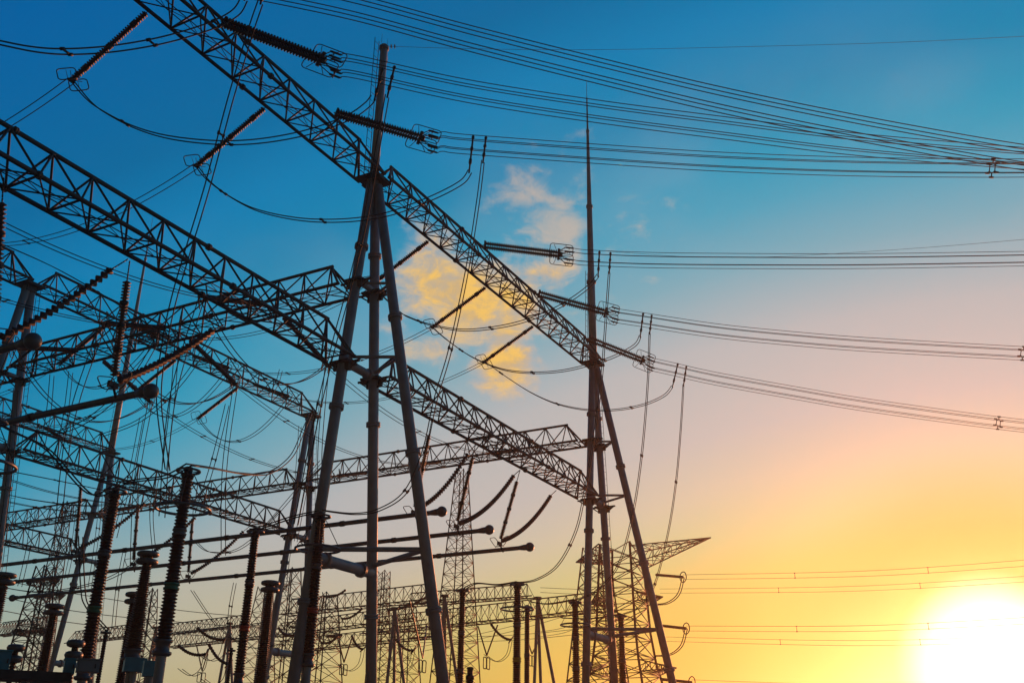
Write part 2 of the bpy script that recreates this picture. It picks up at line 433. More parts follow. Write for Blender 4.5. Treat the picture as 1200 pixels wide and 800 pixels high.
# ------------------------------------------------------------------ insulator strings
def racket(b, c, u, v, w, a, h, r=.022):
    # rounded rectangular corona ring in plane (u, v), centre c
    pts = []; rad = min(a, h) * .45
    for cx, cy, a0 in ((a - rad, h - rad, 0), (-a + rad, h - rad, 90), (-a + rad, -h + rad, 180), (a - rad, -h + rad, 270)):
        for k in range(5):
            an = math.radians(a0 + 22.5 * k); pts.append(c + u * (cx + rad * math.cos(an)) + v * (cy + rad * math.sin(an)))
    b.sweep(pts, r, 6, True)
def line_string(A, B, label):
    """double disc string with a big corona cage, ending a six-wire bundle"""
    root = thing('tension_insulator', label, 'insulator', A, 'double disc strings on the line side')
    u = (B - A).normalized(); v = UP.cross(u).normalized(); w = u.cross(v).normalized()
    if w.z < 0: w = -w
    Ls = (B - A).length; a = A + u * .12; bq = B - u * .22
    bb = MB(); bb.cyl(A, a, .03, n=6); bb.box(a, u, v, w, (.05, .04, .3)); bb.build('yoke', 'fitting', root, False)
    for sd in (-1, 1):
        inst('disc_string', unit('discs32', 'porcelain', 12), root, a + w * .15 * sd + v * .04 * sd, bq + w * .15 * sd + v * .04 * sd, .15)
    bb = MB(); bb.box(bq + u * .08, u, v, w, (.07, .05, .36))
    bb.box(bq + u * .2, u, v, w, (.1, .1, .12))
    bb.build('yoke', 'fitting', root, False)
    for sw in (-1, 1):
        bb = MB(); c = bq + u * .25 + w * .40 * sw + v * (.15 * sw)
        racket(bb, c, u, w, v, .68, .38)
        bb.cyl(bq + u * .05, c + u * .3 + w * .37 * sw, .016, n=5); bb.cyl(bq + u * .05, c - u * .45 + w * .32 * sw, .016, n=5)
        bb.cyl(bq + u * .05, c + u * .66, .016, n=5)
        bb.build('corona_ring', 'fitting', root)
    for k6 in range(6):
            hx = math.radians(60 * k6); sw = math.sin(hx)
            e = B + u * .75 + UP * .45 * sw + LV * .45 * math.cos(hx)
            bb = MB(); bb.cyl(bq + u * .1 + w * .3 * sw, e - u * .45, .022, n=5); bb.lathe(e - u * .5, e, [(0, .03), (.1, .05), (.9, .045), (1, .02)], 6)
            bb.cyl(e - u * .3, e - u * .3 - w * .12, .025, n=5)
            bb.build('clamp', 'fitting', root)
    return B + u * .75
def tension_string(A, B, label, group='single long strings under the beams', r=.14, kind='rod34'):
    root = thing('tension_insulator', label, 'insulator', A, group)
    u = (B - A).normalized(); v = UP.cross(u).normalized(); w = u.cross(v)
    a = A + u * .16; e = B - u * .12
    bb = MB(); bb.cyl(A, a, .018, n=5); bb.build('link', 'fitting', root)
    inst('insulator_rod', unit(kind, 'redins', 10), root, a, e, r)
    n = 3
    for k in range(n):
        c = a + (e - a) * (k + .5) / n; inst('band', unit('cyl', 'fitting', 10), root, c - u * .09, c + u * .09, r * .9)
    for sd in (-1, 1):
        bb = MB(); c = B + v * .26 * sd - u * .05 + w * .12 * sd; racket(bb, c, (u * .75 + v * .65).normalized(), w, v, .34, .36, .022)
        bb.cyl(B, c - u * .2, .014, n=4); bb.cyl(c - w * .25, c + w * .25, .012, n=4)
        bb.build('corona_ring', 'fitting', root)
    bb = MB(); bb.box(B, u, v, w, (.1, .12, .03)); bb.build('yoke', 'fitting', root, False)
    return root
def cable(paths, name, label, cat, r, group=None, spacers=0, m='cable', wname='wire', sides=5):
    root = thing(name, label, cat, paths[0][0], group)
    for pts in paths:
        b = MB(); b.sweep(pts, r, sides); b.build(wname, m, root)
    if spacers and len(paths) > 1:
        n = len(paths[0])
        for k in range(spacers):
            i = int(n * (k + 1) / (spacers + 1)); bb = MB()
            for x in range(len(paths) - 1): bb.cyl(paths[x][i], paths[x + 1][i], r * 1.5, n=5)
            for x in range(len(paths)):
                j = min(i + 1, n - 1); tt = (paths[x][j] - paths[x][i]).normalized(); bb.cyl(paths[x][i] - tt * .07, paths[x][i] + tt * .07, r * 2.2, n=6)
            bb.build('spacer', 'fitting', root)
    return root
def crom(P, k=8):
    out = []; n = len(P)
    for i in range(n - 1):
        a, b_, c, d = P[max(i - 1, 0)], P[i], P[i + 1], P[min(i + 2, n - 1)]
        for j in range(k):
            t = j / k
            out.append(.5 * ((2 * b_) + (c - a) * t + (2 * a - 5 * b_ + 4 * c - d) * t * t + (3 * b_ - a - 3 * c + d) * t ** 3))
    out.append(P[-1].copy()); return out
def sagspan(A, B, sag, n=28): return [A + (B - A) * (i / n) - UP * (4 * sag * (i / n) * (1 - i / n)) for i in range(n + 1)]
def twin(path, off, sp=.2): return [[p + off * sp for p in path], [p - off * sp for p in path]]
def dpath(px, dA, dB, k=8, end=None):
    ln = [0]
    for a, b_ in zip(px, px[1:]): ln.append(ln[-1] + math.dist(a, b_))
    P = [on_d(x, y, dA + (dB - dA) * l / ln[-1]) for (x, y), l in zip(px, ln)]
    return crom(P + ([end] if end is not None else []), k)

# outgoing line: azimuth of the outgoing line
AZ = math.radians(84); LD = Vector((math.sin(AZ), math.cos(AZ), 0)); LV = UP.cross(LD)
def on_plane(px, py, P0, nrm):
    r = ray(px, py); k = (P0 - C0).dot(nrm) / r.dot(nrm); return C0 + r * k
LINES = [  # attach pixel, end pixel, string label, bundle pixels, bundle label
 ((118, -70), (240, -22), 'double disc string beyond the top edge ending the uppermost bundle', [(400, 12), (540, 46), (690, 80), (840, 112), (1000, 141), (1160, 166), (1260, 178)], 'uppermost six-wire bundle sweeping from the top edge to the right edge', 3),
 ((250, 33), (372, 76), 'double disc string ending left of the flat-topped mast', [(410, 83), (540, 108), (690, 128), (840, 144), (1000, 160), (1200, 172), (1280, 174)], 'six-wire bundle passing just under the flat mast top', 0),
 ((385, 137), (490, 165), 'double disc string crossing the flat-topped mast', [(515, 168), (540, 170.5), (690, 178), (840, 184), (1000, 186), (1160, 184), (1280, 180)], 'nearly level six-wire bundle with a spacer near the right edge', 0),
 ((563, 288), (655, 297), 'double disc string ending beside the tall pointed mast', [(690, 300), (770, 301), (900, 299), (1020, 296), (1200, 289), (1290, 285)], 'six-wire bundle leaving level from the pointed mast', 0),
 ((628, 343), (711, 364), 'double disc string crossing low in front of the pointed mast', [(745, 370), (840, 382), (930, 389), (1020, 394), (1200, 400), (1290, 402)], 'six-wire bundle second lowest at the right', 0),
 ((688, 394), (755, 419), 'double disc string starting at the foot of the pointed mast, ending in open sky', [(790, 428), (840, 438), (930, 452), (1020, 465), (1172, 482), (1290, 492)], 'lowest six-wire bundle sagging to the right edge', 0),
]
bundle_pts = []
for i, (ap, ep, lab, bp, blab, ex) in enumerate(LINES):
    P0 = on_t(*ap, -.1)
    E = on_plane(*ep, P0, LV)
    end = line_string(P0, E, lab + '')
    pts = crom([end] + [on_plane(*q, P0, LV) for q in bp], 10)
    u = (pts[1] - pts[0]).normalized()
    offs = [UP * .45 * math.sin(math.radians(60 * k)) + LV * .45 * math.cos(math.radians(60 * k)) for k in range(6)]
    cable([[p + of for p in pts] for of in offs], 'overhead_conductor', blab, 'power line', .019, 'six-wire bundles of the outgoing lines')
    bundle_pts.append((P0, pts))
# spacers: rigid frames clamped on the bundles
for bi, sx in ((2, (1158, 184)), (4, (1199, 400)), (5, (1172, 482))):
    P0, pts = bundle_pts[bi]; c = on_plane(*sx, P0, LV)
    root = tag(thing('bundle_spacer', 'x', 'x', c), ['dark spacer frame on the level bundle near the right edge', 'dark spacer frame cut by the right edge on the second lowest bundle', 'dark spacer frame on the lowest bundle near the right edge'][(2, 4, 5).index(bi)], 'cable spacer', 'spacers on the line bundles')
    cs = [c + UP * .45 * math.sin(math.radians(60 * k)) + LV * .45 * math.cos(math.radians(60 * k)) for k in range(6)]
    bb = MB()
    for k in range(6): q0 = c + (cs[k] - c) * .6; bb.cyl(q0, c + (cs[(k + 1) % 6] - c) * .6, .026, n=6); bb.cyl(q0, cs[k], .03, n=6)
    bb.build('frame', 'fitting', root)
    for k in range(6): inst('clamp', unit('cyl', 'fitting', 8), root, cs[k] - LD * .1, cs[k] + LD * .1, .055)
# rigid clamp bars hanging on the bundles, heads of jumpers and droppers
def clampbar(px, py1, py2, dist, label):
    a, b_ = on_d(px[0], py1, dist), on_d(px[1], py2, dist)
    bb = MB(); u = (b_ - a)
    bb.lathe(a, b_, [(0, .05), (.05, .08), (.12, .045), (.3, .045), (.32, .075), (.4, .075), (.42, .045), (.62, .045), (.64, .075), (.75, .075), (.78, .04), (1, .04)], 8)
    o = bb.build('clamp_bar', 'fitting'); tag(o, label, 'cable clamp', 'clamp bars hanging on the bundles'); return o
def bd(i, px, py):      # horizontal distance of bundle i at a pixel
    return hd(on_plane(px, py, bundle_pts[i][0], LV))
CB = [(1, (441, 432), 84, 122, 'clamp bar against the flat-topped mast'), (1, (455, 447), 81, 118, 'clamp bar just right of the flat-topped mast'),
      (2, (549, 545), 160, 204, 'clamp bar on the level bundle, the left of two above the beam'), (2, (564, 561), 161, 192, 'clamp bar on the level bundle, the right of two above the beam'),
      (3, (700, 699), 292, 322, 'clamp bar right beside the pointed mast'), (3, (713, 712), 293, 318, 'clamp bar second right of the pointed mast'),
      (4, (753, 750), 363, 392, 'left clamp bar on the second lowest bundle'), (4, (763, 761), 365, 388, 'right clamp bar on the second lowest bundle'),
      (5, (795, 789), 421, 450, 'left clamp bar on the lowest bundle'), (5, (805, 802), 424, 448, 'right clamp bar on the lowest bundle'),
      (0, (300, 296), -8, 12, 'clamp bar cut by the top edge'), (0, (281, 277), -12, 8, 'clamp bar at the top edge over the topmost beam')]
for i, xx, y1, y2, lab in CB: clampbar(xx, y1, y2, bd(i, xx[0], y1), lab)

# strings on the yard side of the near upper beam
YS = [(-20.2, 'long brown string at the upper left corner'), (-13.6, 'brown string under the topmost beam, ending in rings near the upper left corner'), (-6.95, 'brown string under the topmost beam, left of the flat-topped mast'),
      (6.25, 'dark string just right of the nearest column head, before the gold cloud'), (12.55, 'string across the gold cloud, middle of the three under the right upper beam'), (18.8, 'string left of the pointed mast, lowest of the three before the cloud')]
def yard_string(s, t0, z0, sd, L_, drop, lab, grp='single long strings under the beams'):
    A = G(s, t0 + .72 * sd, z0 - .05); B = G(s, t0 + (.72 + L_) * sd, z0 - drop); tension_string(A, B, lab, grp); return B
ye = {}
for s, lab in YS: ye[s] = yard_string(s, 0, ZA, 1, 3.75, 1.95, lab)
ye2 = {}; ye3 = {}
names2 = {-20.2: 'off the left edge', -13.6: 'at the far left edge', -6.95: 'second from the left edge', 6.25: 'right of the blue-grey column', 12.55: 'in the middle', 18.8: 'nearest the slim pair of columns'}
for s in (-6.95, 6.25, 12.55, 18.8):
    ye2[s] = yard_string(s, R2, ZA, -1, 3.75, 1.7, 'string on the near face of the second-row upper beam, ' + names2[s])
    ye3[s] = yard_string(s, R2, ZA, 1, 3.75, 1.95, 'string on the far face of the second-row upper beam, ' + names2[s])
for s in (-20.2, -13.6): ye2[s] = G(s, R2 - 4.4, ZA - 1.7)
ordn = {-20.2: 'first from the left edge, highest', -13.6: 'second from the left edge', -6.95: 'third from the left edge', 6.25: 'behind the nearest column, upper', 12.55: 'behind the nearest column, middle', 18.8: 'behind the nearest column, lowest'}
for s in ye:
    cable(twin(sagspan(ye[s], ye2[s], 1.4), D13, .16), 'twin_conductor', 'twin sagging cable between first and second upper beams, ' + ordn[s], 'cable', .02, 'twin cables between the rows', 2)
for s in (6.25, 12.55, 18.8, -6.95):
    e4 = G(s, R3 - 4.4, ZA - 1.9)
    cable(twin(sagspan(ye3[s], e4, 1.4), D13, .16), 'twin_conductor', 'twin sagging cable beyond the second-row upper beam, ' + names2[s], 'cable', .02, 'twin cables between the rows', 2)
    cable(twin(sagspan(ye2[s], ye3[s], 2.6), D13, .16), 'jumper_loop', 'U-shaped jumper loop under the second-row upper beam, ' + names2[s], 'cable', .026, 'jumper loops under the beams', 1)
    if s > 0:
        tension_string(G(s, R3 - .72, ZA - .05), e4, 'string on the near face of the third-row upper beam, ' + names2[s])
# strings and conductors running along the beams, carried by the cross beams
for j, t in enumerate((5.6, 11.9, 18.4)):
    w3 = ('nearest the big column', 'middle one of three', 'farthest from the big column')[j]
    for s0, sd, nm in ((0, -1, 'left face of the left cross beam'), (0, 1, 'right face of the left cross beam'), (SB, -1, 'near face of the right cross beam')):
        A = G(s0 + .72 * sd, t, ZC - .05); B = G(s0 + 4.5 * sd, t, ZC - 1.3)
        tension_string(A, B, 'short string on the ' + nm + ', ' + w3, 'strings on the cross beams', .14)
    cable(twin(sagspan(G(4.5, t, ZC - 1.3), G(SB - 4.5, t, ZC - 1.3), 1.1), D23, .16), 'twin_conductor', 'twin cable between the two cross beams, ' + w3, 'cable', .02, 'twin cables between the rows', 3)
    cable(twin(sagspan(G(-SB + 2, t, ZC - 1.3), G(-4.5, t, ZC - 1.3), 1.3), D23, .16), 'twin_conductor', 'twin cable from the left edge to the left cross beam, ' + w3, 'cable', .02, 'twin cables between the rows', 3)
    cable(twin(sagspan(G(-4.5, t, ZC - 1.3), G(4.5, t, ZC - 1.3), 2.4), D23, .16), 'jumper_loop', 'jumper loop under the left cross beam, ' + w3, 'cable', .026, 'jumper loops under the beams', 1)
    cable(twin(crom([G(4.5, t, ZC - 1.3), G(4.2, t - .3, 16), G(4.6, t - .6, 11.5)], 8), D13, .16), 'dropper_cable', 'twin dropper from the string right of the left cross beam, ' + w3, 'cable', .023, 'twin droppers')
    cable(twin(crom([G(-4.5, t, ZC - 1.3), G(-4.9, t + .4, 16), G(-4.4, t + .5, 11.0)], 8), D13, .16), 'dropper_cable', 'twin dropper left of the left cross beam, ' + w3, 'cable', .023, 'twin droppers')
for j, t in enumerate((31.5, 37.5, 43.)):
    w3 = ('near', 'middle', 'far')[j]
    cable(twin(sagspan(G(2.5, t, ZC - 1.3), G(SB - 4, t, ZC - 1.3), 1.1), D23, .16), 'twin_conductor', 'twin cable deep in the left yard between second and third rows, ' + w3 + ' one', 'cable', .026, 'twin cables between the rows', 2)
    tension_string(G(SB - .72, t, ZC - .05), G(SB - 4, t, ZC - 1.3), 'string on the cross beam left of the slim pair of columns, ' + w3 + ' one', 'strings on the cross beams', .14)

# jumpers from the line bundles under the upper beam to the yard strings
def dj(px, dA, dB, label, name='jumper_cable', sp=.15, r=.027, spac=3, off=None, grp='jumpers passing under the upper beam', end=None):
    return cable(twin(dpath(px, dA, dB, 8, end), off or D13, sp), name, label, 'cable', r, grp, spac)
dj([(277, 6), (268, 22), (245, 36), (210, 49), (170, 60), (120, 69), (70, 73), (30, 71), (-20, 62)], bd(0, 277, 6) , hd(on_t(-20, 62, 2)) * .9, 'twin jumper curving along the top left under the topmost beam')
dj([(431, 118), (424, 127), (405, 141), (370, 156), (330, 167), (285, 174), (240, 175), (190, 170), (150, 159), (115, 142), (96, 128)], bd(1, 431, 118), hd(ye[-13.6]), 'long twin jumper hanging below the topmost beam left of the flat mast', end=ye[-13.6])
dj([(546, 202), (538, 214), (515, 228), (480, 244), (445, 256), (400, 263), (350, 263), (300, 254), (265, 238), (240, 220), (228, 206)], bd(2, 546, 202), hd(ye[-6.95]), 'long twin jumper crossing behind the nearest column head', end=ye[-6.95])
dj([(699, 320), (690, 332), (670, 348), (645, 363), (610, 377), (575, 385), (540, 388), (505, 383), (480, 375), (466, 367)], bd(3, 699, 320), hd(ye[6.25]), 'twin jumper hanging before the gold cloud from the pointed mast', end=ye[6.25])
dj([(750, 390), (744, 401), (722, 414), (695, 424), (660, 433), (625, 436), (590, 433), (555, 420), (528, 403), (509, 388)], bd(4, 750, 390), hd(ye[12.55]), 'twin jumper hanging below the right upper beam behind the pointed mast', end=ye[12.55])
dj([(789, 448), (780, 459), (757, 470), (725, 477), (690, 478), (655, 472), (625, 460), (598, 444), (580, 432), (569, 425)], bd(5, 789, 448), hd(ye[18.8]), 'lowest twin jumper looping under the foot of the pointed mast', end=ye[18.8])

# ------------------------------------------------------------------ busbar tubes hung on V strings
def busbar(s, ta, tb, z, label, balls=(1, 1), r=.12):
    a, b_ = G(s, ta, z), G(s, tb, z); root = thing('busbar_tube', label, 'busbar', a, 'aluminium busbar tubes with ball ends')
    bar('tube', root, a, b_, r, 'tube', 18)
    for k, p in ((0, a), (1, b_)):
        if balls[k]:
            sg = -1 if k == 0 else 1
            bb = MB(); bb.lathe(p - D23 * sg * .55, p + D23 * sg * .0, [(0, r * 1.02), (.5, r * 1.35), (1, r * 1.5)], 16); co = bb.build('end_cone', 'tube', root)
            bb = MB(); bb.sphere(p + D23 * sg * .12, .265, 20, 12); bb.build('end_ball', 'tube', co)
    tt = ta + 6
    while tt < tb - 3:
        q = G(s, tt, z); inst('clamp', unit('cyl', 'fitting', 12), root, q - D23 * .12, q + D23 * .12, r * 1.25)
        tt += 8.0
    return root
def vstring(tops, bottom, label, slack=.5, kind='rod40', r=.135):
    root = thing('v_string_insulator', label, 'insulator', bottom, 'V strings holding the busbar tubes')
    for k, T in enumerate(tops):
        Bq = bottom + (T - bottom).normalized() * .25
        d = (T - Bq); u = d.normalized(); top = T - u * .75
        bb = MB(); n = 6
        bb.cyl(T, top, .014, n=4)
        for i in range(n):
            c = T + (top - T) * (i + .5) / n; bb.cyl(c - u * .05, c + u * .05, .026, n=5)
        bb.build('chain_link', 'fitting', root)
        if k == 0 or not slack:
            inst('insulator_rod', unit(kind, 'redins', 10), root, Bq, top, r)
            ln = (top - Bq)
            for q in (.28, .52, .76):
                c = Bq + ln * q; inst('band', unit('cyl', 'fitting', 10), root, c - u * .06, c + u * .06, r * 1.02)
        else:
            n = int(d.length / (.27 if kind.startswith('discs') else .2)); pts = []; rad = []
            cen = sagspan(Bq, top, slack, n * 2)
            for i in range(n * 2): pts.append(cen[i])
            b = MB(); b.sweep(pts, lambda f, N_=n * 2: (r * 1.05 if (round(f * (N_ - 1)) % 2) else r * .3), 9); b.build('insulator_rod', 'redins', root)
    # corona ring pair and suspension clamp
    for sg in (-1, 1):
        bb = MB(); c = bottom + D23 * .3 * sg + UP * .02
        racket(bb, c + UP * .05, (D13 * .9 + UP * .25).normalized(), (UP * .8 + D23 * .6 * sg).normalized(), D23, .34, .34, .02)
        bb.cyl(bottom, c - UP * .28, .016, n=4)
        bb.build('corona_ring', 'fitting', root)
    bb = MB(); bb.box(bottom - UP * .05, D13, D23, UP, (.2, .06, .1)); bb.cyl(bottom - UP * .05, bottom - UP * .55 - D23 * .25, .045, n=8); bb.build('yoke', 'fitting', root, False)
    return root
ZT = 13.3
TUB = []
for px, lab, tb, bl in (((522, 601), 'long busbar tube, top of the three parallel tubes, ball end left of centre', 62, 0), ((578, 621), 'long busbar tube, middle of three, ball end in front of the lattice mast', 55, 0), ((626, 640), 'long busbar tube, lowest of the three, with balls at both ends', 45.0, 1)):
    q = on_z(*px, ZT); sv = (q.xy - T1).dot(D1); tv = (q.xy - T1).dot(D2); TUB.append((sv, tv)); busbar(sv, tv + .1, tb, ZT, lab, (1, bl))
NT = []
for px, lab in (((178, 468), 'thick near busbar tube with a ball end at the left, lower one'), ((38, 413), 'thick near busbar tube with a ball end at the left edge, upper one')):
    q = on_z(*px, ZT); sv = (q.xy - T1).dot(D1); tv = (q.xy - T1).dot(D2); NT.append((sv, tv)); busbar(sv, tv + .1, tv + 22.5, ZT, lab, (1, 0), .125)
vb = [(490, 602), (540, 617), (591, 636)]
tops = [((508, 495), (560, 522)), ((560, 522), (613, 550)), ((613, 550), (656, 573))]
nm3 = ('leftmost V string, half hidden by the nearest column brace', 'V string holding the middle busbar end', 'rightmost V string holding the lowest busbar end')
for k in range(3):
    vstring([on_z(*tops[k][0], ZB), on_z(*tops[k][1], ZB)], on_z(*vb[k], ZT + .35), nm3[k] + ', under the lower right beam')
vstring([on_z(150, 316, ZB), on_z(262, 388, ZB)], on_z(134, 460, ZT + .35), 'large V string at the left holding the thick near busbar', .2, 'discs30', .15)
vstring([on_z(0, 222, ZB), on_z(148, 314, ZB)], on_z(-8, 415, ZT + .35), 'V string at the left edge holding the upper thick busbar', .2, 'discs30', .15)
# V strings on rows two and three
for row, t0, nmr in ((2, R2, 'second-row lower beam'), (3, R3, 'third-row lower beam')):
    for k, (sv, tv) in enumerate(TUB):
        if row == 3 and k == 2: continue
        b0 = G(sv, t0 + 1.6, ZT + .35)
        vstring([G(sv - 1.2 if row == 2 else sv, t0 + .75, ZB), G(sv + 4.6, t0 + .75, ZB)], b0, ('left', 'middle', 'right')[k] + ' V string under the ' + nmr + ' above the long tubes', .3)
for k, (sv, tv) in enumerate(NT):
    vstring([G(sv - 1, R2 + .75, ZB), G(sv + 4.8, R2 + .75, ZB)], G(sv, R2 - .6, ZT + .35), ('nearer', 'farther')[k] + ' V string under the second-row lower beam at the left edge', .3)
# twin straps hanging under the tubes
for k, (px, y0, y1, ti) in enumerate((((152, 150), 655, 748, 1), ((282, 281), 690, 745, 2), ((73, 72), 668, 722, 1), ((78, 78), 690, 730, 2), ((190, 196), 560, 655, 0))):
    sv = TUB[ti][0]; A = on_s(px[0], y0, sv); dd = hd(A)
    cable(twin(dpath([(px[0], y0), (px[0] - (y1 - y0) * .08, (y0 + y1) / 2), (px[1] - (y1 - y0) * .1, y1)], dd, dd), D13, .13), 'dropper_cable', ['twin strap hanging from the middle busbar above a thin post', 'twin strap hanging from the lowest busbar in open sky', 'twin strap near the left edge, left one', 'twin strap near the left edge, right one', 'twin strap beside the tall banded column'][k], 'cable', .023, 'twin straps under the busbars', 1)

# ------------------------------------------------------------------ droppers from the line bundles to the equipment
def wd(px, dA, dB, label, sp=.12, spac=2, r=.025): return dj(px, dA, dB, label, 'dropper_cable', sp, r, spac, D13, 'droppers from the line bundles')
d6, d10, d12, d13, d14, d8, d4 = 34.2, 39.5, 54., 60.2, 66., 43.1, 38.
wd([(296, 10), (285, 45), (262, 130), (238, 230), (205, 350), (192, 420), (188, 480), (200, 560)], bd(0, 296, 10), 38, 'long twin dropper falling from the top edge through the left beams')
wd([(447, 116), (437, 180), (425, 260), (408, 340), (391, 410), (372, 500), (362, 560), (352, 620)], bd(1, 447, 116), 41, 'twin dropper running down beside the nearest column')
wd([(561, 190), (556, 240), (545, 320), (528, 410), (512, 470), (500, 530), (480, 578), (450, 600), (420, 606), (384, 603)], bd(2, 561, 190), d10, 'twin dropper crossing the gold cloud down to the capped bushing')
wd([(712, 316), (709, 380), (706, 440), (700, 500), (690, 570), (680, 620), (660, 660), (635, 678), (613, 682)], bd(3, 712, 316), d12, 'twin dropper falling along the pointed mast column')
wd([(761, 386), (760, 450), (755, 530), (746, 600), (730, 660), (705, 690), (683, 700)], bd(4, 761, 386), d13, 'twin dropper in open sky, the left of two')
wd([(802, 446), (800, 500), (796, 560), (788, 620), (774, 680), (758, 706), (738, 716)], bd(5, 802, 446), d14, 'twin dropper in open sky, the right of two')
# connections between equipment heads
def conn(px, dA, dB, label, r=.03): return dj(px, dA, dB, label, 'connecting_cable', .12, r, 0, D13, 'cables joining the bushing heads')
conn([(380, 604), (350, 611), (310, 625), (300, 627)], d10, d8, 'twin cable from the capped bushing to the slim one on its left')
conn([(225, 553), (250, 556), (290, 562), (320, 560), (345, 540), (358, 510), (366, 490)], d6, 63, 'twin cable rising right from the tallest left bushing head')
conn([(225, 553), (200, 567), (170, 572), (145, 576)], d6, d4, 'twin cable joining the two tallest left bushings')
conn([(613, 681), (590, 685), (565, 684), (552, 690)], d12, 56.6, 'twin cable joining two bushing heads right of centre')
conn([(681, 700), (650, 706), (628, 704)], d13, 62, 'twin cable joining two bushing heads by the pointed mast foot')
conn([(735, 716), (700, 722), (665, 722)], d14, 70, 'twin cable by the rightmost bushing head')
conn([(140, 580), (110, 590), (60, 540), (20, 520), (-10, 505)], d4, 36, 'twin cable from the second tallest bushing to the left edge')
conn([(133, 748), (110, 722), (104, 700), (100, 640)], 50, 50, 'twin cable dropping between the left bushings')

# more droppers and slack cables deep in the left yard
YD = [((62, 452), (52, 540), 58, 'left edge under the cross beam, first'), ((84, 448), (70, 548), 60, 'left edge under the cross beam, second'), ((168, 500), (140, 640), 62, 'beside the leaning mast column'),
      ((268, 482), (236, 610), 52, 'over the tallest bushing head'), ((375, 474), (352, 640), 66, 'between the slim columns and the nearest leg'), ((330, 440), (318, 470), 60, 'under the second-row beam end'),
      ((124, 560), (112, 700), 78, 'against the leaning column foot'), ((20, 470), (8, 640), 55, 'along the blue-grey column'), ((208, 392), (196, 560), 50, 'in front of the left cross beam'), ((354, 505), (340, 700), 72, 'just left of the slim columns'),
      ((44, 610), (30, 700), 70, 'under the lowest left beam'), ((300, 640), (296, 740), 88, 'behind the red-banded bushing'), ((96, 600), (84, 690), 80, 'behind the lowest left beam')]
for a, b_, dd, lab in YD:
    mx = ((a[0] + b_[0]) / 2 + 2, (a[1] + b_[1]) / 2)
    cable(twin(dpath([a, mx, b_], dd, dd - 3, 8), D13, .14), 'dropper_cable', 'thin twin dropper ' + lab, 'cable', .022, 'twin droppers in the left yard', 1)
YL = [([(0, 590), (40, 598), (100, 604), (150, 600)], 62, 'lowest at the left edge'), ([(0, 563), (70, 575), (150, 590)], 66, 'second lowest at the left edge'), ([(0, 300), (70, 330), (150, 375), (200, 410)], 46, 'crossing the blue-grey column top'),
      ([(190, 395), (160, 450), (110, 500), (60, 520), (0, 505)], 44, 'swinging down to the left edge'), ([(250, 400), (215, 455), (170, 500), (120, 522)], 50, 'swinging down in front of the mast column'), ([(380, 545), (300, 640), (255, 655), (232, 640)], 60, 'curving to the tallest bushing'),
      ([(0, 700), (60, 706), (130, 690), (180, 660)], 52, 'low between the left bushings'), ([(232, 700), (262, 740), (300, 765), (340, 760)], 70, 'low between the banded bushings')]
for px, dd, lab in YL:
    cable(twin(dpath(px, dd, dd + 2, 8), D13, .13), 'slack_cable', 'thin slack twin cable ' + lab, 'cable', .022, 'slack cables in the left yard', 1)

